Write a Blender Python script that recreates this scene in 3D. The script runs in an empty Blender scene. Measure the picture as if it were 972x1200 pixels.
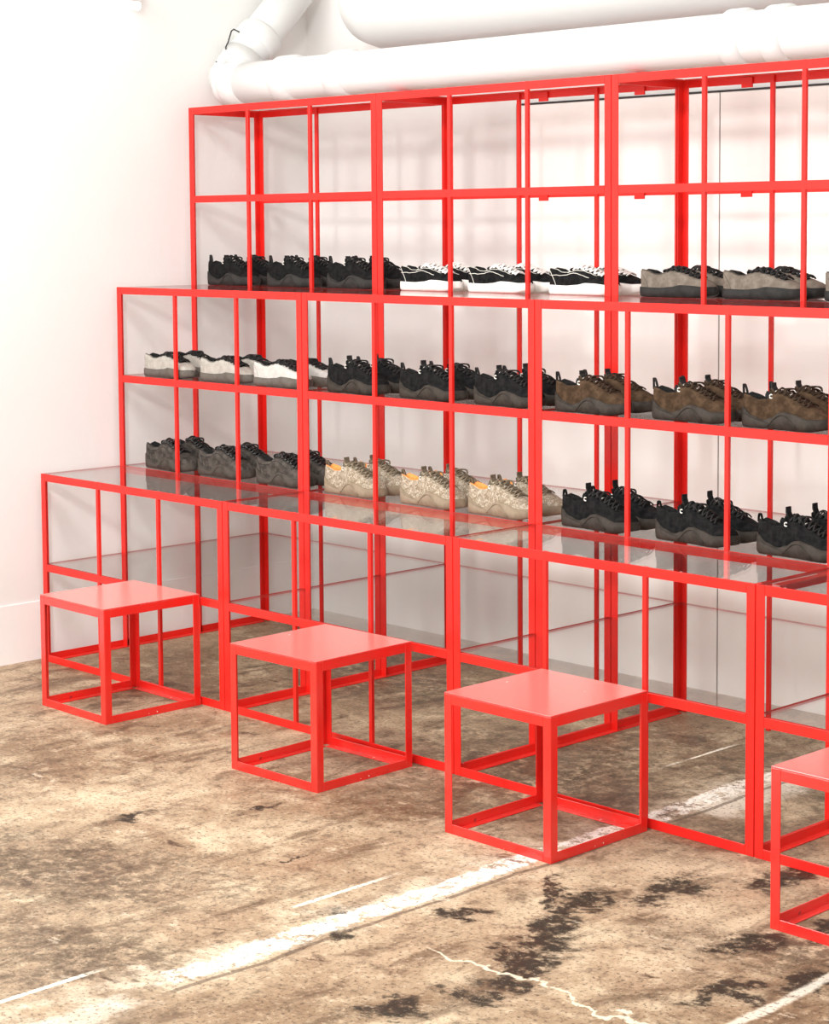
import bpy, bmesh, math, random
from mathutils import Vector, Matrix
random.seed(7)
C = bpy.context.scene.collection
W, D = 1.1443, .3688
H1M, H1, H2M, H2, H3M, H3 = .3846, .7383, 1.1021, 1.454, 1.8188, 2.1783
FL, TH = .028, .0035
WB = W - .0035

# ------------------------------------------------------------------ materials
def mat(name, col=(.8, .8, .8), rough=.5, spec=.5, metal=0):
    m = bpy.data.materials.new(name); m.use_nodes = True
    b = m.node_tree.nodes['Principled BSDF']
    b.inputs['Base Color'].default_value = (*col, 1); b.inputs['Roughness'].default_value = rough
    b.inputs['Specular IOR Level'].default_value = spec; b.inputs['Metallic'].default_value = metal
    return m
class NT:
    def __init__(s, m): s.t = m.node_tree; s.N = s.t.nodes; s.L = s.t.links; s.b = s.N.get('Principled BSDF')
    def n(s, kind, **kw):
        x = s.N.new(kind)
        for k, v in kw.items(): setattr(x, k, v)
        return x
    def inp(s, sock, v):
        if isinstance(v, bpy.types.NodeSocket): s.L.new(v, sock)
        elif v is not None:
            if isinstance(v, (tuple, list)) and len(v) == 3 and sock.type == 'RGBA': v = (*v, 1)
            sock.default_value = v
    def math(s, op, a, b=None, c=None, clamp=False):
        x = s.n('ShaderNodeMath', operation=op, use_clamp=clamp)
        for i, v in enumerate((a, b, c)):
            if v is not None: s.inp(x.inputs[i], v)
        return x.outputs[0]
    def noise(s, vec, scale, detail=6, rough=.55, dist=0, color=False):
        x = s.n('ShaderNodeTexNoise'); s.inp(x.inputs['Vector'], vec)
        x.inputs['Scale'].default_value = scale; x.inputs['Detail'].default_value = detail
        x.inputs['Roughness'].default_value = rough; x.inputs['Distortion'].default_value = dist
        return x.outputs['Color' if color else 'Fac']
    def rng(s, v, a, b, c=0, d=1, smooth=True):
        x = s.n('ShaderNodeMapRange', interpolation_type='SMOOTHSTEP' if smooth else 'LINEAR')
        s.inp(x.inputs[0], v)
        for i, q in enumerate((a, b, c, d)): x.inputs[i + 1].default_value = q
        return x.outputs[0]
    def mix(s, f, a, b, blend='MIX'):
        x = s.n('ShaderNodeMix', data_type='RGBA', blend_type=blend)
        s.inp(x.inputs[0], f); s.inp(x.inputs[6], a); s.inp(x.inputs[7], b)
        return x.outputs[2]
    def mapping(s, vec, loc=(0, 0, 0), rot=0, scale=(1, 1, 1)):
        # returns R^-1 (v - loc) / scale
        x = s.n('ShaderNodeMapping', vector_type='TEXTURE'); s.inp(x.inputs[0], vec)
        x.inputs[1].default_value = loc; x.inputs[2].default_value = (0, 0, rot); x.inputs[3].default_value = scale
        return x.outputs[0]
    def bump(s, h, strength=.3, dist=.002):
        x = s.n('ShaderNodeBump'); x.inputs['Strength'].default_value = strength
        x.inputs['Distance'].default_value = dist; s.inp(x.inputs['Height'], h)
        s.L.new(x.outputs[0], s.b.inputs['Normal'])

def red_paint(name, chips):
    m = mat(name, (.83, .012, .018), .27, .35); q = NT(m)
    q.b.inputs['Sheen Weight'].default_value = .12; q.b.inputs['Sheen Roughness'].default_value = .4; q.b.inputs['Sheen Tint'].default_value = (1, .7, .5, 1)
    tc = q.n('ShaderNodeTexCoord').outputs['Object']
    v = q.noise(tc, 2.5, 3)
    col = q.mix(q.rng(v, .3, .7), (.70, .014, .010), (.78, .019, .013))
    if chips:
        q.b.inputs['Sheen Weight'].default_value = .45; q.b.inputs['Sheen Roughness'].default_value = .25; q.b.inputs['Coat Weight'].default_value = .7; q.b.inputs['Coat IOR'].default_value = 1.6; q.b.inputs['Coat Roughness'].default_value = .12
        f = q.noise(tc, 55, 2, .4); g = q.noise(tc, 7, 2)
        f = q.math('MULTIPLY', q.rng(f, .735, .75), q.rng(g, .5, .56))
        col = q.mix(f, col, (.75, .66, .6))
        d = q.noise(tc, 40, 2, .4); col = q.mix(q.math('MULTIPLY', q.rng(d, .74, .76), .8), col, (.25, .02, .02))
    q.inp(q.b.inputs['Base Color'], col)
    q.bump(q.noise(tc, 160, 2), .05, .001)
    return m
RED = red_paint('red_frame_paint', False)
RED_CH = red_paint('red_chipped_stool_paint', True)
RED_SEAT = red_paint('red_seat_paint_reflection_sheen', True)  # chipped paint; sheen and coat raised to imitate white reflected in the top
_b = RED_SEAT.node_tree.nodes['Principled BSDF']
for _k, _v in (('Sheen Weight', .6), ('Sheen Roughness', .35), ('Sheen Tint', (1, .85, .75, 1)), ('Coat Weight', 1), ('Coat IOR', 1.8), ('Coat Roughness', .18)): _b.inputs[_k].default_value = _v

def glass_mat():
    m = bpy.data.materials.new('clear_shelf_glass'); m.use_nodes = True
    t = m.node_tree; t.nodes.clear(); q = NT.__new__(NT); q.t = t; q.N = t.nodes; q.L = t.links; q.b = None
    out = q.n('ShaderNodeOutputMaterial'); tr = q.n('ShaderNodeBsdfTransparent'); gl = q.n('ShaderNodeBsdfGlossy')
    tr.inputs[0].default_value = (.99, .995, .99, 1); gl.inputs['Roughness'].default_value = .01
    geo = q.n('ShaderNodeNewGeometry'); fr = q.n('ShaderNodeFresnel')
    ior = q.math('MULTIPLY_ADD', geo.outputs['Backfacing'], 1 / 1.44 - 1.44, 1.44)
    q.L.new(ior, fr.inputs['IOR'])
    mx = q.n('ShaderNodeMixShader'); q.L.new(fr.outputs[0], mx.inputs[0]); q.L.new(tr.outputs[0], mx.inputs[1]); q.L.new(gl.outputs[0], mx.inputs[2])
    q.L.new(mx.outputs[0], out.inputs[0]); return m
GLASS = glass_mat()
GEDGE = mat('glass_edge_red_reflection', (.42, .035, .03), .2, .5)  # reflection of the red frame put into the edge colour

def wall_mat(name, base, rough, bumps=True):
    m = mat(name, base, rough, .3); q = NT(m); tc = q.n('ShaderNodeTexCoord').outputs['Object']
    v = q.rng(q.noise(tc, 1.3, 5), .3, .7)
    q.inp(q.b.inputs['Base Color'], q.mix(v, tuple(c * .975 for c in base), base))
    if bumps: q.bump(q.noise(tc, 22, 6), .25, .004)
    return m
WALL = wall_mat('white_painted_plaster', (.80, .80, .79), .7)
PANEL = wall_mat('white_gloss_board', (.94, .935, .915), .12, False)
PIPE = wall_mat('white_painted_pipe', (.70, .71, .705), .5)
BASE = wall_mat('white_baseboard_paint', (.86, .85, .84), .5)
BLACK = mat('black_trim', (.02, .02, .022), .4)
GREYST = mat('grey_plaster_repair', (.55, .53, .52), .8)

def floor_mat():
    m = mat('worn_concrete', (.5, .4, .3), .55, .35); q = NT(m)
    P = q.n('ShaderNodeNewGeometry').outputs['Position']
    big = q.noise(P, .9, 6, .6, .6); mid = q.noise(P, 3.2, 8, .65, .5); fine = q.noise(P, 16, 8, .7); grit = q.noise(P, 90, 4, .7)
    strk = q.noise(q.mapping(P, (0, 0, 0), .0, (.55, 1.7, 1)), 4.5, 8, .68, .7)
    col = q.mix(q.rng(big, .35, .65), (.42, .315, .205), (.60, .49, .36))
    col = q.mix(q.rng(mid, .44, .68), col, (.70, .60, .46))
    col = q.mix(q.math('MULTIPLY', q.rng(strk, .50, .66), .65), col, (.26, .185, .115))
    col = q.mix(q.math('MULTIPLY', q.rng(fine, .52, .66), .45), col, (.17, .12, .075))
    col = q.mix(q.math('MULTIPLY', q.rng(fine, .47, .36), .4), col, (.78, .69, .55))
    rag = q.noise(q.mapping(P, (0, 0, 0), .5, (1.3, .8, 1)), 11, 9, .72, .5)
    # wobble used by every mark
    wob = q.n('ShaderNodeVectorMath', operation='MULTIPLY_ADD')
    q.inp(wob.inputs[0], q.noise(P, 5, 6, .65, 0, True)); wob.inputs[1].default_value = (.34, .34, 0); wob.inputs[2].default_value = (-.17, -.17, 0)
    add = q.n('ShaderNodeVectorMath', operation='ADD'); q.L.new(P, add.inputs[0]); q.L.new(wob.outputs[0], add.inputs[1])
    PW = add.outputs[0]
    def blob(cx, cy, a, b, rot, soft=.8, src=PW):
        v = q.mapping(src, (cx, cy, 0), rot, (a, b, 1000))
        ln = q.n('ShaderNodeVectorMath', operation='LENGTH'); q.L.new(v, ln.inputs[0])
        r = q.math('ADD', ln.outputs['Value'], q.math('MULTIPLY', q.math('SUBTRACT', rag, .5), 3.6 if soft < .5 else 2.2))
        return q.rng(r, 1.0, 1.0 - soft)
    def stain(lst, color, amt, b0=.36, b1=.56):
        nonlocal col
        tot = None
        for a in lst:
            s = blob(*a); tot = s if tot is None else q.math('MAXIMUM', tot, s)
        brk = q.rng(q.noise(P, 26, 6, .7), b0, b1)
        f = q.math('MULTIPLY', q.math('MULTIPLY', tot, brk), amt)
        col = q.mix(f, col, color)
    # broad tonal areas of the slab
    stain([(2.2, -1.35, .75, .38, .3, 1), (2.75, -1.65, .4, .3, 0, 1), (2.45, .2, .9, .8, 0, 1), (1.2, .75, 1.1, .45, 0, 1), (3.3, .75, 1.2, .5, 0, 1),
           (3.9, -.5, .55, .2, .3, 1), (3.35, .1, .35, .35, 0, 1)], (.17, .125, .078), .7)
    stain([(2.6, -.79, .12, .22, .2, 1), (1.45, -.55, .3, .1, .3, 1), (2.35, -.4, .35, .12, .3, 1), (1.9, -.4, .2, .2, 0, 1)], (.27, .14, .06), .5)
    # pale worn areas
    stain([(3.7, -.72, .18, .2, .2, 1), (3.55, -.45, .2, .1, .2, 1), (2.1, -.9, .8, .12, .2, 1), (3.4, -.15, .1, .12, 0, 1), (1.7, -.9, .6, .2, .5, 1)], (.80, .70, .55), .6)
    # dark oil stains with ragged outlines
    DK = [(3.44, -.36, .075, .15, -.2), (3.34, -.60, .065, .12, .5), (3.42, -.80, .06, .17, .35), (3.53, -1.03, .075, .24, .35), (3.50, -1.36, .08, .08, .2),
          (3.19, -.83, .04, .06, 0), (3.24, -.58, .025, .16, .5), (3.80, -.51, .10, .10, .2), (4.03, -.62, .06, .11, 0), (3.96, -.80, .045, .09, 0), (4.2, -.45, .08, .25, 0), (3.9, -.25, .04, .2, .1),
          (3.06, -1.15, .04, .05, 0), (2.93, -1.05, .02, .05, 0), (2.55, -.86, .02, .08, 0), (1.95, -.95, .03, .08, 0), (2.1, -.62, .02, .06, 0), (3.6, -.1, .08, .10, 0)]
    stain([(x, y, a * 1.5, b * 1.5, r, .9) for x, y, a, b, r in DK], (.20, .145, .09), .6, .30, .52)
    stain([(x, y, a, b, r, .45) for x, y, a, b, r in DK], (.095, .082, .055), .93, .36, .52)
    # painted line running towards the wall, worn, x = 3.0; filler in the slab joints
    sep = q.n('ShaderNodeSeparateXYZ'); q.L.new(PW, sep.inputs[0]); X, Y = sep.outputs[0], sep.outputs[1]
    sp2 = q.n('ShaderNodeSeparateXYZ'); q.L.new(P, sp2.inputs[0]); X0, Y0 = sp2.outputs[0], sp2.outputs[1]
    def line(x0, w, y0, y1, src=X0, jit=.12, soft=.4):
        d = q.math('ABSOLUTE', q.math('SUBTRACT', src, x0))
        d = q.math('DIVIDE', d, w)
        d = q.math('ADD', d, q.math('MULTIPLY', q.math('SUBTRACT', q.noise(P, 14, 7, .7), .5), jit * 18))
        m1 = q.rng(d, 1, 1 - soft)
        e = q.math('ADD', Y0, q.math('MULTIPLY', q.math('SUBTRACT', mid, .5), .5))
        return q.math('MULTIPLY', m1, q.math('MULTIPLY', q.rng(e, y0, y0 + .1), q.rng(e, y1, y1 - .1)))
    wx = q.math('ADD', X0, q.math('MULTIPLY', q.math('SUBTRACT', q.noise(P, 3, 2), .5), .05))
    halo = line(2.99, .15, -2.6, 1.2, wx, .10, .9)
    col = q.mix(q.math('MULTIPLY', q.math('MULTIPLY', halo, q.rng(rag, .42, .58)), .5), col, (.82, .76, .66))
    l1 = line(3.01, .046, -1.62, .95, wx, .10, .3)
    col = q.mix(q.math('MULTIPLY', l1, q.rng(q.noise(P, 18, 9, .78), .43, .50)), col, (.93, .90, .85))
    l1b = line(3.04, .06, -2.3, -1.7, wx, .1, .5)
    col = q.mix(q.math('MULTIPLY', l1b, .4), col, (.90, .86, .80))
    l4 = line(3.1, .12, .15, 1.0, wx, .10, .8); col = q.mix(q.math('MULTIPLY', l4, .7), col, (.88, .84, .77))
    l2 = q.math('MAXIMUM', line(2.85, .010, -2.05, -1.68, X0, .05), line(2.847, .010, -1.12, -.80, X0, .05))
    l2 = q.math('MAXIMUM', l2, line(2.70, .007, .55, .95, X0, .16))
    col = q.mix(q.math('MULTIPLY', l2, .9), col, (.90, .87, .80))
    l3 = line(4.06, .022, -1.6, -.1, wx, .07, .6); col = q.mix(q.math('MULTIPLY', l3, .8), col, (.86, .82, .74))
    jd = line(3.075, .010, -1.7, 1.0, wx, .06, .5); col = q.mix(q.math('MULTIPLY', jd, .5), col, (.16, .11, .07))
    # pale wandering crack across the slab, y about -1.05
    cr = q.math('ADD', q.math('ADD', Y0, 1.05), q.math('MULTIPLY', q.math('SUBTRACT', q.noise(P, 4.5, 4, .6), .5), .28))
    cr = q.rng(q.math('ABSOLUTE', cr), .0095, .003)
    cr = q.math('MULTIPLY', cr, q.rng(X0, 3.25, 3.33)); cr = q.math('MULTIPLY', cr, q.rng(X0, 4.15, 4.0))
    col = q.mix(q.math('MULTIPLY', cr, .9), col, (.88, .80, .66))
    sm = q.rng(q.noise(q.mapping(P, (3, 1, 0), .35, (1.6, .7, 1)), 7.5, 9, .74, .4), .585, .66)
    col = q.mix(q.math('MULTIPLY', sm, q.math('MULTIPLY', q.rng(mid, .56, .40), .85)), col, (.20, .135, .085))
    lt = q.rng(q.noise(q.mapping(P, (1, 5, 0), .2, (1.5, .8, 1)), 10, 9, .7, .3), .60, .68)
    col = q.mix(q.math('MULTIPLY', lt, .5), col, (.88, .80, .68))
    # grit
    col = q.mix(q.math('MULTIPLY', q.rng(grit, .53, .66), .65), col, (.16, .12, .08))
    col = q.mix(q.math('MULTIPLY', q.rng(grit, .42, .32), .4), col, (.86, .79, .67))
    gm = q.n('ShaderNodeGamma'); q.L.new(col, gm.inputs[0]); gm.inputs[1].default_value = 1.75; hs = q.n('ShaderNodeHueSaturation'); hs.inputs['Saturation'].default_value = .88; hs.inputs['Value'].default_value = 1.02; q.L.new(gm.outputs[0], hs.inputs['Color']); col = hs.outputs[0]
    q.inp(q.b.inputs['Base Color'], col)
    q.inp(q.b.inputs['Roughness'], q.rng(mid, .3, .7, .42, .7))
    q.bump(q.math('ADD', q.math('MULTIPLY', fine, .6), q.math('MULTIPLY', grit, .4)), .35, .003)
    return m
FLOOR = floor_mat()

def fabric(name, c1, c2, rough=.9, scale=60, spec=.06, bs=.5):
    m = mat(name, c1, rough, spec); q = NT(m); tc = q.n('ShaderNodeTexCoord').outputs['Object']
    f = q.rng(q.noise(tc, scale, 5, .65), .35, .65); q.inp(q.b.inputs['Base Color'], q.mix(f, c1, c2))
    q.bump(q.noise(tc, scale * 6, 3), bs, .001); return m
def crackle(name, c1, c2, c3):
    m = mat(name, c1, .7, .2); q = NT(m); tc = q.n('ShaderNodeTexCoord').outputs['Object']
    n = q.noise(tc, 95, 4, .6, 1.2)
    col = q.mix(q.rng(n, .47, .56), c1, c2)
    r = q.math('ABSOLUTE', q.math('SUBTRACT', q.noise(tc, 70, 3, .6, 2.0), .5))
    col = q.mix(q.rng(r, .022, .008), col, c3)
    q.inp(q.b.inputs['Base Color'], col); q.bump(n, .6, .001); return m

# ------------------------------------------------------------------ mesh helpers
def link(name, bm, m, parent=None, smooth=False, loc=None):
    bmesh.ops.recalc_face_normals(bm, faces=bm.faces)
    me = bpy.data.meshes.new(name); bm.to_mesh(me); bm.free()
    for x in (m if isinstance(m, (list, tuple)) else [m]): me.materials.append(x)
    if smooth:
        for p in me.polygons: p.use_smooth = True
    o = bpy.data.objects.new(name, me); C.objects.link(o)
    if parent: o.parent = parent
    if loc: o.location = loc
    return o
def box(bm, x0, x1, y0, y1, z0, z1, bev=0, mi=0):
    v = [bm.verts.new((x, y, z)) for x in (x0, x1) for y in (y0, y1) for z in (z0, z1)]
    F = []
    for f in ((0, 1, 3, 2), (4, 6, 7, 5), (0, 4, 5, 1), (2, 3, 7, 6), (0, 2, 6, 4), (1, 5, 7, 3)):
        fc = bm.faces.new([v[i] for i in f]); fc.material_index = mi; F.append(fc)
    if bev:
        bmesh.ops.bevel(bm, geom=list({e for f in F for e in f.edges}), offset=bev, segments=1, affect='EDGES')
    return F
def sb(bm, x0, x1, y0, y1, z0, z1, bev=.0008):
    box(bm, min(x0, x1), max(x0, x1), min(y0, y1), max(y0, y1), min(z0, z1), max(z0, z1), bev)
def tube(bm, pts, r, seg=8, flat=1.0, closed=False):
    pts = [Vector(p) for p in pts]; rings = []; n = len(pts); up = Vector((0, 0, 1))
    for i, p in enumerate(pts):
        a = pts[(i - 1) % n] if (closed or i > 0) else p; b = pts[(i + 1) % n] if (closed or i < n - 1) else p
        t = (b - a).normalized(); s = t.cross(up)
        if s.length < 1e-3: s = t.cross(Vector((0, 1, 0)))
        s.normalize(); u = s.cross(t).normalized()
        rr = r[i] if isinstance(r, (list, tuple)) else r
        rings.append([bm.verts.new(p + s * rr * math.cos(2 * math.pi * k / seg) + u * rr * flat * math.sin(2 * math.pi * k / seg)) for k in range(seg)])
    for i in range(n if closed else n - 1):
        A, B = rings[i], rings[(i + 1) % n]
        for k in range(seg): bm.faces.new((A[k], A[(k + 1) % seg], B[(k + 1) % seg], B[k]))
    if not closed: bm.faces.new(rings[0]); bm.faces.new(rings[-1])
def tag(o, label, cat, group=None, kind=None):
    if label: o['label'] = label
    if cat: o['category'] = cat
    if group: o['group'] = group
    if kind: o['kind'] = kind
    return o
def empty(name, loc, rz=0):
    o = bpy.data.objects.new(name, None); C.objects.link(o); o.location = loc; o.rotation_euler = (0, 0, rz); o.empty_display_size = .1; return o

# ------------------------------------------------------------------ room
def slab(name, m, *b, bev=0):
    bm = bmesh.new(); box(bm, *b, bev); return tag(link(name, bm, m), None, None, None, 'structure')
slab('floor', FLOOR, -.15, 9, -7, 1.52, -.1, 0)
slab('wall_back', WALL, -.15, 9, 1.42, 1.52, 0, 3.6)
slab('wall_left', WALL, -.15, -.05, -7, 1.42, 0, 3.6)
slab('baseboard_left', BASE, -.05, -.044, -7, 1.42, 0, .23)
slab('ceiling', WALL, -.15, 9, -1.2, 1.52, 3.6, 3.7)
for i in range(5):
    x0 = 1.228 + i * .994
    bm = bmesh.new(); box(bm, x0, x0 + .990, 1.400, 1.419, .0, 2.155, .001)
    o = tag(link('wall_panel', bm, PANEL), ['white glossy board on the back wall, leftmost one, behind the second shelf bay', 'white glossy board on the back wall right of the leftmost board',
        'white glossy board on the back wall at the right edge of the photo', 'white glossy board on the back wall, fourth from the left corner', 'white glossy board on the back wall furthest from the left corner'][i], 'panel', 'glossy white wall boards')
    bm = bmesh.new(); box(bm, x0, x0 + .990, 1.397, 1.4195, 2.155, 2.162); link('top_trim', bm, BLACK, o)
    bm = bmesh.new(); box(bm, x0 - .0035, x0 - .0005, 1.3985, 1.4195, 0.0, 2.155); link('edge_joint', bm, mat('grey_joint', (.35, .33, .31), .6), o)

# ------------------------------------------------------------------ stepped shelf bays
def post(par, x, y, sx, sy, z1):
    bm = bmesh.new(); sb(bm, x, x + sx * FL, y, y + sy * TH, 0, z1); sb(bm, x, x + sx * TH, y + sy * TH, y + sy * FL, 0, z1)
    return link('post', bm, RED, par)
def rail_x(par, y, z, sy, sz, name='front_rail', drop=.0):
    a, b = FL + .0005, WB - FL - .0005
    bm = bmesh.new(); sb(bm, a, b, y, y + sy * TH, z, z + sz * FL)
    zz = z - drop if sz < 0 else z
    sb(bm, a, b, y + sy * TH, y + sy * FL, zz, zz + sz * TH)
    return link(name, bm, RED, par)
def side_rail(par, x, sx, y0, y1, z, sz, drop=0, name='side_rail'):
    bm = bmesh.new(); sb(bm, x, x + sx * TH, y0, y1, z, z + sz * FL)
    zz = z - drop
    sb(bm, x + sx * TH, x + sx * FL, y0, y1, zz, zz + sz * TH)
    return link(name, bm, RED, par)
def glass(par, y0, y1, z, x0=.0045, x1=WB - .0045):
    bm = bmesh.new(); F = box(bm, x0, x1, y0, y1, z - .006, z)
    for f in F:
        f.normal_update()
        if abs(f.normal.z) < .5: f.material_index = 1
    return link('glass_shelf', bm, [GLASS, GEDGE], par)
def mull(par, x, y, z0, z1, dy=.012):
    bm = bmesh.new(); sb(bm, x - .0075, x + .0075, min(y, y + dy), max(y, y + dy), z0, z1)
    return link('mullion', bm, RED, par)
def make_bay():
    b = empty('stepped_display_shelf', (0, 0, 0))
    for y, z in ((0, H1), (D, H2), (2 * D, H3)):
        post(b, 0, y, 1, 1, z); post(b, WB, y, -1, 1, z)
    post(b, 0, 3 * D, 1, -1, H3); post(b, WB, 3 * D, -1, -1, H3)
    rail_x(b, 0, 0, 1, 1, 'floor_rail')
    for y, z in ((0, H1M), (0, H1), (D, H1), (D, H2M), (D, H2), (2 * D, H2)): rail_x(b, y, z, 1, -1, 'front_rail', .0065)
    rail_x(b, 2 * D, H3M, 1, -1); rail_x(b, 2 * D, H3, 1, -1)
    rail_x(b, 3 * D, H3M, -1, -1, 'back_rail'); rail_x(b, 3 * D, H3, -1, -1, 'back_rail')
    for x, s in ((0, 1), (WB, -1)):
        side_rail(b, x, s, FL, 3 * D - FL, 0, 1, name='floor_side_rail')
        side_rail(b, x, s, 2 * D + FL, 3 * D - FL, H3, -1, name='top_side_rail')
    for k in (1, 2):
        x = WB * k / 3
        mull(b, x, -.0004, .0, H1 + .0003); mull(b, x, D - .0004, H1 - .0, H2 + .0003); mull(b, x, 2 * D - .0004, H2, H3 + .0003); mull(b, x, 3 * D + .0004, 0, H3 + .0003, -.012)
    glass(b, .013, 3 * D - .006, H1M)
    glass(b, .006, D - .002, H1); glass(b, D + .006, 3 * D - .006, H1)
    glass(b, D + .013, 3 * D - .006, H2M)
    glass(b, D + .006, 2 * D - .002, H2); glass(b, 2 * D + .006, 3 * D - .006, H2)
    return b
def copy_tree(o, parent=None):
    c = o.copy(); C.objects.link(c); c.parent = parent
    for ch in list(o.children): copy_tree(ch, c)
    return c
bay0 = make_bay()
bays = [bay0] + [copy_tree(bay0) for _ in range(3)]
BL = ['red steel stepped shelf bay at the left end, against the white side wall',
      'red steel stepped shelf bay second from the left, holding sand coloured trail shoes',
      'red steel stepped shelf bay third from the left, holding the brown suede shoes',
      'red steel stepped shelf bay cut off by the right edge, behind the cropped stool']
for i, o in enumerate(bays):
    o.location = (i * W, 0, 0); tag(o, BL[i], 'shelf', 'red stepped shelf bays')
def tab(par, x, z):  # small red square plate just below a back rail
    bm = bmesh.new(); sb(bm, x - .022, x + .022, 3 * D - .012, 3 * D - .0045, z - .040, z - .006); link('square_plate', bm, RED, par)
for i, x in ((1, .506), (1, .961), (2, .278), (2, .735), (3, .1)):
    tab(bays[i], x, H3); tab(bays[i], x, H3M)
# bay four keeps a bolted bar under its lowest glass
side_rail(bays[3], 0, 1, FL, D - .002, H1 - .009, -1)
for y in (.055, .075):
    bm = bmesh.new(); bmesh.ops.create_uvsphere(bm, u_segments=10, v_segments=6, radius=.005, matrix=Matrix.Translation((.008, y, H1 - .020)))
    o = link('bolt', bm, mat('pale_bolt', (.85, .6, .5), .4), bays[3], True); o['label'] = 'pale bolt head'

# ------------------------------------------------------------------ stools
A, HS, SF = .40, .3976, .0275
def make_stool():
    s = empty('cube_stool', (0, 0, 0))
    # origin at the near corner; extends to -x and +y
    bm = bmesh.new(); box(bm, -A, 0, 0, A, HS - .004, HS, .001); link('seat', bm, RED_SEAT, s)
    for x, sx in ((0, -1), (-A, 1)):
        for y, sy in ((0, 1), (A, -1)):
            bm = bmesh.new(); sb(bm, x, x + sx * SF, y, y + sy * TH, 0, HS - .0045); sb(bm, x, x + sx * TH, y + sy * TH, y + sy * SF, 0, HS - .0045)
            link('leg', bm, RED_CH, s)
    e = SF + .0005
    for nm, z, sz in (('foot_rail', 0, 1), ('seat_rail', HS - .0045, -1)):
        for y, sy in ((0, 1), (A, -1)):
            bm = bmesh.new(); sb(bm, -A + e, -e, y, y + sy * TH, z, z + sz * SF)
            if sz > 0: sb(bm, -A + e, -e, y + sy * TH, y + sy * SF, z, z + TH)
            link(nm, bm, RED_CH, s)
        for x, sx in ((0, -1), (-A, 1)):
            bm = bmesh.new(); sb(bm, x, x + sx * TH, e, A - e, z, z + sz * SF)
            if sz > 0: sb(bm, x + sx * TH, x + sx * SF, e, A - e, z, z + TH)
            link(nm, bm, RED_CH, s)
    return s
st0 = make_stool()
STO = [(1.009, -.4060, -.0124, 'red metal cube stool, the leftmost one, beside the white wall'),
       (2.1423, -.4290, .0258, 'red metal cube stool second from the left, in front of the second shelf bay'),
       (3.0829, -.4215, .0054, 'red metal cube stool with chipped corners standing over the worn white floor line'),
       (4.1799, -.4020, 0, 'red metal cube stool cut off by the right edge of the photo')]
for i, (x, y, r, l) in enumerate(STO):
    o = st0 if i == 0 else copy_tree(st0)
    o.location = (x, y, 0); o.rotation_euler.z = r; tag(o, l, 'stool', 'red cube stools')

# ------------------------------------------------------------------ pipe work above the shelf
def build_pipe():
    root = empty('drain_pipe', (0, PY_, 2.276))
    def p(name, bm): return link(name, bm, PIPE, root, True)
    bm = bmesh.new(); tube(bm, [(.13, 0, 0)] + [(x * .5, 0, .0) for x in range(1, 18)], .083, 32); p('pipe', bm)
    bm = bmesh.new()
    pts = [(.14, 0, 0), (.10, 0, .0), (.075, .01, .015), (.06, .06, .07), (.06, .10, .12)]
    tube(bm, pts, [.094, .095, .096, .094, .09], 28); p('elbow', bm)
    bm = bmesh.new(); tube(bm, [(.06, .09, .11), (.06, .39, .43)], .083, 28); p('riser', bm)
    bm = bmesh.new()
    tube(bm, [(.06, .135, .16), (.06, .145, .17), (.06, .185, .21), (.06, .195, .22)], [.086, .098, .098, .086], 28); p('coupling', bm)
    for x in (.145, .475, .80, 2.70, 2.86, 4.6):
        bm = bmesh.new(); w = .05
        tube(bm, [(x - w, 0, 0), (x - w + .008, 0, 0), (x + w - .008, 0, 0), (x + w, 0, 0)] if x < 2.5 or x > 3 else [(x - .04, 0, 0), (x - .03, 0, 0), (x + .03, 0, 0), (x + .04, 0, 0)], [.083, .0945, .0945, .083], 32)
        p('coupling', bm)
    zz = [(-.046, .92, 2.379), (-.046, .957, 2.368), (-.046, .976, 2.417), (-.046, .971, 2.441), (-.046, .984, 2.462), (-.046, 1.002, 2.509), (-.046, 1.014, 2.517), (-.046, 1.043, 2.508)]
    bm = bmesh.new(); tube(bm, [(x + .102, y - .08 - PY_, z - .011 - 2.276) for x, y, z in zz], .003, 6)
    o = link('bent_wire', bm, BLACK, root, True); o['label'] = 'thin bent black wire'
    return root
PY_ = .89
tag(build_pipe(), 'white painted drain pipe with couplings and elbow running above the top shelf', 'pipe')
bm = bmesh.new()
tube(bm, [(.60, 1.17, 2.60), (.605, 1.17, 2.60), (.64, 1.17, 2.60), (.75, 1.17, 2.60), (1.2, 1.17, 2.61), (8, 1.17, 2.63)], [.02, .12, .18, .215, .235, .24], 32)
tag(link('air_duct', bm, PIPE, None, True), 'broad white painted duct with rounded end above and behind the pipe', 'duct')
def lamp(x, y, z, L, label):
    o = empty('tube_lamp', (x, y, z))
    bm = bmesh.new(); box(bm, -.05, .03, -L / 2, L / 2, .015, .06, .004); link('housing', bm, PIPE, o)
    m = mat('lamp_tube', (1, 1, 1), .5); b = m.node_tree.nodes['Principled BSDF']
    b.inputs['Emission Color'].default_value = (1, .98, .94, 1); b.inputs['Emission Strength'].default_value = 2.5
    bm = bmesh.new(); tube(bm, [(0, -L / 2, 0), (0, L / 2, 0)], .016, 12); link('tube', bm, m, o, True)
    return tag(o, label, 'lamp')
lamp(.0, .35, 2.572, .30, 'small bright tube lamp on the white side wall at the top edge')

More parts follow.
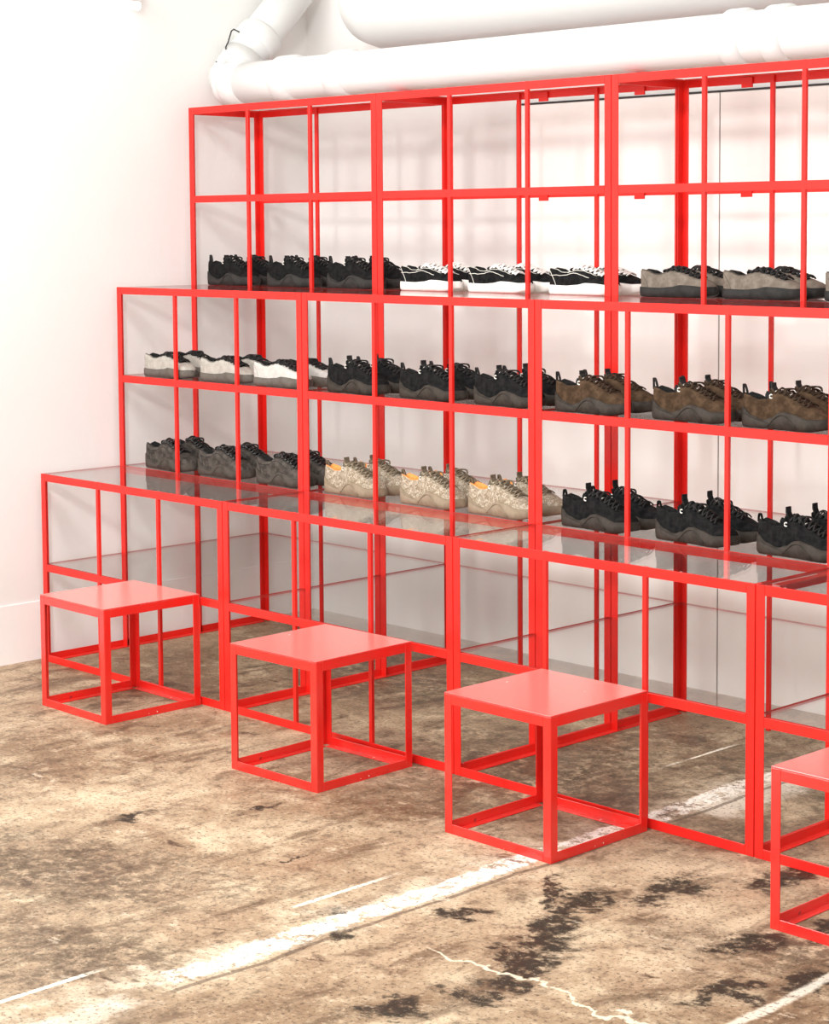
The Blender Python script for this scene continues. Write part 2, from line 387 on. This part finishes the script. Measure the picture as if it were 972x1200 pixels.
# ------------------------------------------------------------------ shoes
def interp(tab, t):
    for (a, va), (b, vb) in zip(tab, tab[1:]):
        if t <= b:
            f = (t - a) / (b - a) if b > a else 0; f = f * f * (3 - 2 * f) if True else f
            return va + (vb - va) * f
    return tab[-1][1]
HALF = [(0, .004), (.012, .017), (.04, .0265), (.1, .031), (.2, .0335), (.35, .0335), (.5, .037), (.65, .043), (.76, .0455), (.86, .0405), (.93, .031), (.975, .018), (.995, .006), (1, .002)]
TR = dict(L=.300,
    sole=[(0, .060), (.05, .056), (.15, .036), (.28, .025), (.38, .034), (.47, .050), (.56, .053), (.68, .046), (.82, .036), (.93, .038), (1, .040)],
    top=[(0, .092), (.04, .099), (.10, .094), (.2, .084), (.3, .087), (.36, .103), (.42, .108), (.5, .102), (.62, .088), (.75, .072), (.86, .060), (.94, .050), (1, .036)],
    solew=1.10, open=.345, tong=.74)
SK = dict(L=.300,
    sole=[(0, .033), (.3, .031), (.45, .034), (.6, .041), (.75, .040), (.9, .036), (1, .037)],
    top=[(0, .083), (.04, .090), (.12, .086), (.22, .075), (.3, .075), (.36, .083), (.43, .089), (.52, .087), (.62, .079), (.75, .067), (.86, .057), (.94, .048), (1, .035)],
    solew=1.05, open=.335, tong=.78)
NC = 17
def shoe_grid(k, t):
    L = k['L']; w = interp(HALF, t); s = interp(k['sole'], t) - .006; u = interp(k['top'], t); x = t * L
    cy = .006 * math.sin(math.pi * min(1, t)) - .004 * max(0, t - .7)
    op = t < k['open'] and t > .0
    out = []
    hf = 1.0
    wc = min(w * .86, .0275)
    # top half-width shrinks toward the instep
    wt = interp([(0, wc * .9), (k['open'], .026), (.5, .023), (.75, .024), (.9, .018), (1, .002)], t); wt = min(wt, w * .75)
    for j in range(NC):
        m = j if j <= 8 else 16 - j; sg = -1 if j < 8 else (1 if j > 8 else 0)
        if m <= 5:
            f = m / 5
            yy = w * (1 - f) + wt * f + math.sin(f * math.pi) * w * .06
            z = s + (u - s) * (math.sin(f * math.pi / 2) ** .9 * (.93 if not op else .97))
        elif m == 6:
            yy = wt * (.82 if op else .7); z = u * (1.0 if op else .985) + (.001 if op else 0)
        elif m == 7:
            yy = wt * (.62 if op else .36); z = u - .012 if op else u
        else:
            yy = 0; z = (max(.03, u - .05)) if op else u + .001
        out.append(Vector((x, cy + sg * yy, z)))
    # heel leans, toe round
    if t < .1:
        for v in out: v.x += -.004 * (v.z - s) / .08 + (.0 if v.z > .05 else .0)
    return out
TS = [0, .008, .02, .04, .07, .1, .14, .18, .22, .26, .30, .33, .36, .39, .43, .47, .51, .55, .6, .65, .7, .75, .8, .85, .89, .925, .95, .97, .985, .995, 1]
def surf(k, t, c):
    g = shoe_grid(k, t); i = min(NC - 2, int(c)); return g[i].lerp(g[i + 1], c - i)
def make_shoe(name, k, M, side, feats):
    """side = -1: right shoe (outer side at -y), +1: mirrored left shoe"""
    root = empty(name, (0, 0, 0))
    mir = (lambda v: v) if side < 0 else (lambda v: Vector((v[0], -v[1], v[2])))
    def fin(nm, bm, m, label=None, par=None):
        if side > 0:
            for v in bm.verts: v.co.y *= -1
        o = link(nm, bm, m, par or root, True)
        if label: o['label'] = label
        return o
    L = k['L']
    grid = [shoe_grid(k, t) for t in TS]
    def sheet(sel, thick=0):
        bm = bmesh.new(); cache = {}
        def V(i, j):
            if (i, j) not in cache: cache[(i, j)] = bm.verts.new(grid[i][j])
            return cache[(i, j)]
        for i in range(len(TS) - 1):
            for j in range(NC - 1):
                if sel((TS[i] + TS[i + 1]) / 2, j): bm.faces.new((V(i, j), V(i, j + 1), V(i + 1, j + 1), V(i + 1, j)))
        return bm
    inner = lambda t, j: 6 <= j <= 9
    rim = lambda t, j: t < k['open'] and (j in (5, 10))
    fin('upper', sheet(lambda t, j: not inner(t, j) and not (rim(t, j)) or (inner(t, j) and t > k['tong'])), M['upper'])
    fin('lining', sheet(lambda t, j: t < k['open'] and (inner(t, j) or rim(t, j))), M['lining'], M.get('lining_label'))
    # tongue: the strip under the laces plus the free end that stands up
    bm = sheet(lambda t, j: k['open'] < t < k['tong'] and inner(t, j))
    x0 = L * (k['open'] + .02); zt = interp(k['top'], k['open'] + .02)
    hh = feats.get('tongue_h', .014)
    rows = []
    for q, (dx, dz, ww) in enumerate([(.03, .000, .023), (.006, .002, .023), (-.006, hh * .6, .022), (-.012, hh, .018), (-.017, hh * .95, .017), (-.014, hh * .4, .021), (-.004, -.014, .022)]):
        rows.append([bm.verts.new((x0 + dx - .004 * math.cos(a) * 0, ww * math.sin(a) + .004, zt + dz - .010 * (1 - math.cos(a)) )) for a in [-.95, -.6, -.3, 0, .3, .6, .95]])
    for a, b in zip(rows, rows[1:]):
        for i in range(6): bm.faces.new((a[i], a[i + 1], b[i + 1], b[i]))
    fin('tongue', bm, M['tongue'])
    # sole
    bm = bmesh.new(); rings = []
    for t in TS:
        w = interp(HALF, t) * k['solew'] + .0015; st = interp(k['sole'], t); x = t * L
        if t < .02: x -= .004
        if t > .98: x += .004
        cy = .006 * math.sin(math.pi * t) - .004 * max(0, t - .7)
        z0 = max(0, (t - .84) * .075) + max(0, (.05 - t) * .10)
        pr = [(-.86, z0), (-.97, z0 + .004), (-1.03, z0 + (st - z0) * .45), (-1.0, st - .002), (-.90, st), (-.70, st - .004), (.70, st - .004), (.90, st), (1.0, st - .002), (1.03, z0 + (st - z0) * .45), (.97, z0 + .004), (.86, z0)]
        rings.append([bm.verts.new((x, cy + a * w, b)) for a, b in pr])
    for a, b in zip(rings, rings[1:]):
        for i in range(12): bm.faces.new((a[i], a[(i + 1) % 12], b[(i + 1) % 12], b[i]))
    bm.faces.new(rings[0]); bm.faces.new(rings[-1])
    so = fin('sole', bm, M['sole'])
    if feats.get('foxing'):   # moulded line on the rubber
        for sd in (-1, 1):
            bm = bmesh.new(); pts = []
            for i in range(15):
                t = .02 + i / 14 * .36
                w = interp(HALF, t) * k['solew'] + .0018
                pts.append((t * L, .006 * math.sin(math.pi * t) + sd * w * 1.03, .050 - .034 * (i / 14) ** .7))
            tube(bm, pts, .0012, 5); fin('sole_line', bm, M['sole'], par=so)
            bm = bmesh.new(); pts = []
            for i in range(13):
                t = .34 + i / 12 * .36; w = interp(HALF, t) * k['solew'] + .0018
                pts.append((t * L, .006 * math.sin(math.pi * t) + sd * w * 1.03, .008 + .036 * math.sin(math.pi * i / 12)))
            tube(bm, pts, .0014, 5); fin('sole_line', bm, M['sole'], par=so)
    # laces
    bm = bmesh.new(); r = feats.get('lace_r', .0028); n = feats.get('lace_n', 7); t0, t1 = k['open'] + .045, k['tong'] - .015
    rnd = random.Random(5)
    for i in range(n):
        ta = t0 + (t1 - t0) * i / (n - 1); tb = ta + (t1 - t0) / (n - 1) * (.9 if feats.get('cross', True) else .15)
        for sa in ((0, 1) if feats.get('cross', True) else (0,)):
            pts = []
            for q in range(9):
                f = q / 8; t = min(.8, ta + (tb - ta) * f); c = 4.6 + 6.8 * f
                if sa: c = 16 - c
                v = surf(k, t, c); v.z += r * 1.1 + (.0035 + sa * .0022) * math.sin(f * math.pi) * feats.get('puff', 1); pts.append(v)
            tube(bm, pts, r, 6, .8)
    # bow
    b0 = surf(k, k['open'] + .10, 8); b0.z += .007
    for sg in (-1, 1):
        for rep in range(2):
            pts = []
            for q in range(9):
                f = q / 8; a = f * math.pi
                pts.append(b0 + Vector((.004 + .030 * f * (1 - .5 * rep) + .012 * rep, sg * (.002 + .027 * math.sin(a * .8)), .007 * math.sin(a) - .019 * f)))
            tube(bm, pts, r * .95, 6)
    fin('laces', bm, M['lace'])
    # seams / piping
    if 'pipe' in M:
        bm = bmesh.new()
        for flip in (0, 1):
            paths = [[(t, 4.35) for t in [.37 + i * .03 for i in range(12)]] + [(.74, 4.9)],
                     [(.30, 5.0), (.33, 4.7), (.37, 4.35)], [(.01 + .032 * i, 5.7) for i in range(11)],
                     [(.005 + .02 * i, 4.6 - .62 * i) for i in range(8)]]
            if feats.get('wave'): paths.append([(.05 + .05 * i, 1.8 + 1.5 * math.exp(-((i - 5.5) / 4) ** 2)) for i in range(13)])
            for pth in paths:
                pts = []
                for t, c in pth:
                    v = surf(k, t, max(0, c)); cy = v.y
                    v = surf(k, t, 16 - max(0, c)) if flip else v
                    v.y += .0006 * (1 if flip else -1); pts.append(v)
                tube(bm, pts, feats.get('pipe_r', .0011), 5)
        fin('piping', bm, M['pipe'])
    if 'ring' in M:
        for c in (3.9, 12.1):
            v = surf(k, .36, c); bm = bmesh.new(); sg = -1 if c < 8 else 1
            pts = [v + Vector((.0055 * math.cos(a), sg * .0018, .0055 * math.sin(a))) for a in [math.radians(50 + 29 * i) for i in range(10)]]
            tube(bm, pts, .0018, 6); fin('lace_hook', bm, M['ring'], 'pale metal lace hook')
        bm = bmesh.new(); v = surf(k, .415, 6.2)
        tube(bm, [surf(k, .395, c) + Vector((0, 0, .006)) for c in (5.2, 6, 7, 8)], .0016, 6, .6); tube(bm, [surf(k, .56, c) + Vector((0, 0, .008)) for c in (5.2, 5.8, 6.5)], .0013, 6, .6)
        fin('lace_tag', bm, M['ring'], 'pale stitched tag on the laces')
    if feats.get('tab'):
        bm = bmesh.new(); x = L * (k['open'] - .01); z = zt + hh - .008; w = .011; h = feats['tab']
        P_ = [(x + .006, z), (x - .002, z + h * .5), (x - .003, z + h), (x - .007, z + h), (x - .007, z + h * .5), (x + .0005, z)]
        a = [bm.verts.new((p, -w + .004, q)) for p, q in P_]; b = [bm.verts.new((p, w + .004, q)) for p, q in P_]
        for i in range(6): bm.faces.new((a[i], a[(i + 1) % 6], b[(i + 1) % 6], b[i]))
        bm.faces.new(a); bm.faces.new(b[::-1]); o = fin('tongue_tab', bm, M['tab'])
        for p in o.data.polygons: p.use_smooth = False
    if feats.get('ctab'):
        bm = bmesh.new(); v = surf(k, .2, 11)
        P_ = [(v.x - .010, v.z - .012), (v.x - .008, v.z + .012), (v.x - .003, v.z + .021), (v.x + .012, v.z + .017), (v.x + .013, v.z + .010), (v.x + .016, v.z - .012)]
        a = [bm.verts.new((p, v.y - .005, q)) for p, q in P_]; b = [bm.verts.new((p, v.y + .001, q)) for p, q in P_]
        for i in range(6): bm.faces.new((a[i], a[(i + 1) % 6], b[(i + 1) % 6], b[i]))
        bm.faces.new(a); bm.faces.new(b[::-1]); o = fin('collar_tab', bm, M['tab'])
        for p in o.data.polygons: p.use_smooth = False
    if feats.get('loop'):
        bm = bmesh.new(); h = feats['loop']; lean = feats.get('lean', .006); pts = []
        for i in range(13):
            a = i / 12 * math.pi
            pts.append((-.006 + .013 * (i / 12) - lean * math.sin(a), .0, .088 + h * math.sin(a) ** .7))
        # ribbon 8 mm wide
        la = [bm.verts.new((p[0], -.0045, p[2])) for p in pts]; lb = [bm.verts.new((p[0], .0045, p[2])) for p in pts]
        lc = [bm.verts.new((p[0] + .0018 * (1 if i > 6 else -1), -.0045, p[2] + .0012)) for i, p in enumerate(pts)]; ld = [bm.verts.new((p[0] + .0018 * (1 if i > 6 else -1), .0045, p[2] + .0012)) for i, p in enumerate(pts)]
        for i in range(12):
            for A_, B_ in ((la, lb), (lb, ld), (ld, lc), (lc, la)): bm.faces.new((A_[i], A_[i + 1], B_[i + 1], B_[i]))
        fin('heel_loop', bm, M['tab'])
    return root

blk = fabric('black_nubuck', (.006, .006, .0065), (.016, .0155, .0155)); blk_l = fabric('black_lace', (.010, .010, .010), (.022, .021, .021), .8, 90, .3)
blk_s = fabric('charcoal_rubber', (.022, .020, .019), (.036, .033, .031), .65, 30, .16, .2)
dbr_s = fabric('dark_rubber', (.026, .021, .017), (.045, .037, .031), .65, 30, .16, .2)
blk_t = fabric('black_mesh', (.008, .008, .008), (.02, .02, .02), .9, 120)
brn = fabric('brown_suede', (.036, .021, .012), (.080, .050, .030), .95, 34, .1)
brn_l = fabric('brown_lace', (.030, .020, .015), (.065, .043, .030), .8, 90)
brn_t = fabric('brown_tongue', (.06, .04, .026), (.11, .075, .05), .9, 60)
sand = crackle('sand_camouflage', (.27, .21, .145), (.47, .41, .33), (.10, .07, .045)); sand_s = fabric('sand_rubber', (.21, .16, .11), (.27, .21, .15), .65, 30, .16, .2)
sand_l = fabric('olive_lace', (.16, .125, .085), (.30, .25, .18), .8, 90); olive = fabric('olive_webbing', (.11, .085, .055), (.18, .14, .10), .8, 90)
orange = fabric('orange_lining', (.85, .28, .07), (.95, .38, .12), .8, 60)
char = fabric('charcoal_knit', (.025, .020, .016), (.085, .072, .062), .75, 40, .3); char_s = fabric('grey_brown_rubber', (.045, .037, .031), (.075, .064, .055), .65, 30, .16, .2)
shiny = fabric('shiny_black_lace', (.008, .008, .008), (.02, .02, .02), .25, 90, .6)
lgrey = fabric('light_grey_suede', (.34, .315, .28), (.43, .40, .365), .9, 40, .15); lgrey2 = fabric('off_white_suede', (.43, .415, .39), (.52, .50, .475), .9, 40, .15)
gr_s = fabric('grey_rubber', (.085, .072, .060), (.12, .105, .09), .6, 30, .3, .2)
taupe = fabric('taupe_suede', (.13, .108, .088), (.20, .17, .142), .95, 34, .1)
wht_s = fabric('white_rubber', (.80, .79, .76), (.86, .85, .82), .5, 30, .4, .1); wht_l = fabric('white_lace', (.80, .79, .76), (.88, .87, .85), .8, 90)
sk_s = fabric('black_rubber', (.016, .0155, .015), (.028, .027, .026), .65, 30, .16, .2)
ring = mat('pale_metal', (.85, .83, .78), .3, .6, .3); cream = fabric('cream_piping', (.7, .68, .62), (.8, .78, .72), .7, 60)
dseam = fabric('dark_seam', (.10, .085, .07), (.15, .125, .11), .9, 60); mseam = fabric('grey_seam', (.30, .28, .25), (.36, .33, .30), .9, 60)

KINDS = {
 'ink': ('trail_sneaker', TR, dict(upper=blk, lining=blk_t, tongue=blk_t, sole=blk_s, lace=blk_l, ring=ring, tab=blk_l), dict(foxing=1, tab=.014, loop=.034, puff=1.7, lean=.004), 'all-black trail shoe'),
 'coal': ('trail_sneaker', TR, dict(upper=blk, lining=blk_t, tongue=blk_t, sole=dbr_s, lace=blk_l, ring=ring, tab=blk_l), dict(foxing=1, tab=.022, ctab=1, loop=.030, puff=1.0), 'black grey-soled trail shoe'),
 'brown': ('trail_sneaker', TR, dict(upper=brn, lining=blk_t, tongue=brn_t, sole=dbr_s, lace=brn_l, ring=ring, tab=blk_l), dict(foxing=1, tab=.022, ctab=1, loop=.034, puff=1.0), 'brown suede trail shoe'),
 'sand': ('trail_sneaker', TR, dict(upper=sand, lining=orange, lining_label='orange lining', tongue=sand_l, sole=sand_s, lace=sand_l, ring=cream, tab=olive), dict(foxing=1, tab=.022, ctab=1, loop=.024, puff=1.2), 'sand patterned trail shoe'),
 'jet': ('trail_sneaker', TR, dict(upper=blk, lining=blk_t, tongue=blk_t, sole=dbr_s, lace=blk_l, ring=ring, tab=blk_t), dict(foxing=1, tab=.032, ctab=1, loop=.024, puff=1.8, lean=.002), 'black tall-tabbed trail shoe'),
 'ash': ('trail_sneaker', TR, dict(upper=char, lining=blk_t, tongue=blk_t, sole=char_s, lace=shiny, pipe=shiny), dict(foxing=1, puff=1.6, lace_r=.0034, wave=1, tongue_h=.010), 'charcoal shoe with shiny laces'),
 'pale': ('skate_sneaker', SK, dict(upper=lgrey, lining=blk_t, tongue=blk_t, sole=gr_s, lace=blk_l, pipe=mseam), dict(puff=1.1, lace_r=.0036, tongue_h=.008, pipe_r=.0008), 'light grey black-laced skate shoe'),
 'snow': ('skate_sneaker', SK, dict(upper=lgrey2, lining=blk_t, tongue=blk_t, sole=gr_s, lace=blk_l, pipe=mseam), dict(puff=1.1, lace_r=.0036, tongue_h=.008, pipe_r=.0008), 'off-white black-laced skate shoe'),
 'mono': ('skate_sneaker', SK, dict(upper=blk, lining=blk_t, tongue=blk_t, sole=wht_s, lace=wht_l, pipe=cream), dict(puff=1.1, lace_r=.0038, tongue_h=.008, wave=1), 'black white-soled skate shoe'),
 'taupe': ('skate_sneaker', SK, dict(upper=taupe, lining=blk_t, tongue=blk_t, sole=sk_s, lace=blk_l, pipe=dseam), dict(puff=1.3, lace_r=.0036, tongue_h=.008, wave=0, pipe_r=.0009), 'taupe black-soled skate shoe'),
}
ROWS = [
 ('top shoe row', H2, 2 * D, [(.058, 'ink'), (.447, 'ink'), (.805, 'ink'), (1.219, 'mono'), (1.572, 'mono'), (1.966, 'mono'), (2.37, 'taupe'), (2.707, 'taupe'), (3.094, 'taupe')]),
 ('middle shoe row', H2M, D, [(.118, 'pale'), (.481, 'pale'), (.81, 'snow'), (1.228, 'coal'), (1.609, 'coal'), (1.969, 'coal'), (2.333, 'brown'), (2.729, 'brown'), (3.07, 'brown')]),
 ('bottom shoe row', H1, D, [(.118, 'ash'), (.46, 'ash'), (.817, 'ash'), (1.208, 'sand'), (1.605, 'sand'), (1.939, 'sand'), (2.358, 'jet'), (2.744, 'jet'), (3.125, 'jet')]),
]
ORD = ['first', 'second', 'third', 'fourth', 'fifth', 'sixth', 'seventh', 'eighth', 'last']
protos = {}; rr = random.Random(3)
for rname, z, y0, lst in ROWS:
    for i, (x, kd) in enumerate(lst):
        nm, k, M, ft, desc = KINDS[kd]
        for far, side in ((0, -1), (1, 1)):
            key = (kd, side)
            if key not in protos: o = protos[key] = make_shoe(nm, k, M, side, ft)
            else: o = copy_tree(protos[key])
            o.location = (x + (.004 if not far else .016 + rr.uniform(-.006, .006)), y0 + .060 + far * .120 + rr.uniform(-.002, .002), z + .0003)
            o.rotation_euler.z = rr.uniform(-.015, .015)
            tag(o, '%s, %s of %s pair on %s' % (desc, 'rear' if far else 'front', ORD[i], rname), 'shoe', '%ss on the %s shelf' % (desc, rname.split()[0]))

# ------------------------------------------------------------------ light, camera
w = bpy.data.worlds.new('World'); bpy.context.scene.world = w; w.use_nodes = True
bg = w.node_tree.nodes['Background']; bg.inputs[0].default_value = (.98, 1, .985, 1); bg.inputs[1].default_value = 1.12
def area(name, loc, rot, sx, sy, e, col=(1, .985, .95)):
    l = bpy.data.lights.new(name, 'AREA'); l.shape = 'RECTANGLE'; l.size = sx; l.size_y = sy; l.energy = e; l.color = col
    o = bpy.data.objects.new(name, l); C.objects.link(o); o.location = loc; o.rotation_euler = rot; return o
area('ceiling_light', (2.2, -1.6, 3.5), (math.radians(20), 0, 0), 4.0, 1.2, 115)
def aim(o, t): o.rotation_euler = (Vector(t) - o.location).to_track_quat('-Z', 'Y').to_euler()
aim(area('track_light', (4.4, -4.0, 3.3), (0, 0, 0), .4, .4, 90), (1.8, 1.2, 1.8))
aim(area('low_front_fill', (1.6, -5.2, 1.5), (0, 0, 0), 2.6, 1.8, 95), (1.7, 1.4, .5))  # added unseen fill that brightens the lower wall, no window there

yaw, pitch, roll = -.788, -.0771, -.0048
fw = Vector((math.sin(yaw) * math.cos(pitch), math.cos(yaw) * math.cos(pitch), math.sin(pitch)))
r = Vector((math.cos(yaw), -math.sin(yaw), 0)); u = r.cross(fw)
c, s = math.cos(roll), math.sin(roll); r2 = c * r + s * u; u2 = -s * r + c * u
cam = bpy.data.cameras.new('camera'); co = bpy.data.objects.new('camera', cam); C.objects.link(co)
co.matrix_world = Matrix(((r2.x, u2.x, -fw.x, 6.5067), (r2.y, u2.y, -fw.y, -4.1318), (r2.z, u2.z, -fw.z, 1.6759), (0, 0, 0, 1)))
cam.sensor_fit = 'VERTICAL'; cam.sensor_height = 36; cam.sensor_width = 36 * 972 / 1200; cam.lens = 2284.4315 * 36 / 1200
cam.shift_x = -(547.59 - 486) / 1200; cam.shift_y = -(600 - 445.51) / 1200
cam.clip_start = .05
sc = bpy.context.scene; sc.camera = co
sc.view_settings.view_transform = 'Standard'; sc.view_settings.look = 'None'; sc.view_settings.gamma = 1; sc.view_settings.use_curve_mapping = False
sc.view_settings.exposure = .2
sc.cycles.transparent_max_bounces = 40; sc.cycles.max_bounces = 16; sc.cycles.glossy_bounces = 12; sc.cycles.diffuse_bounces = 6
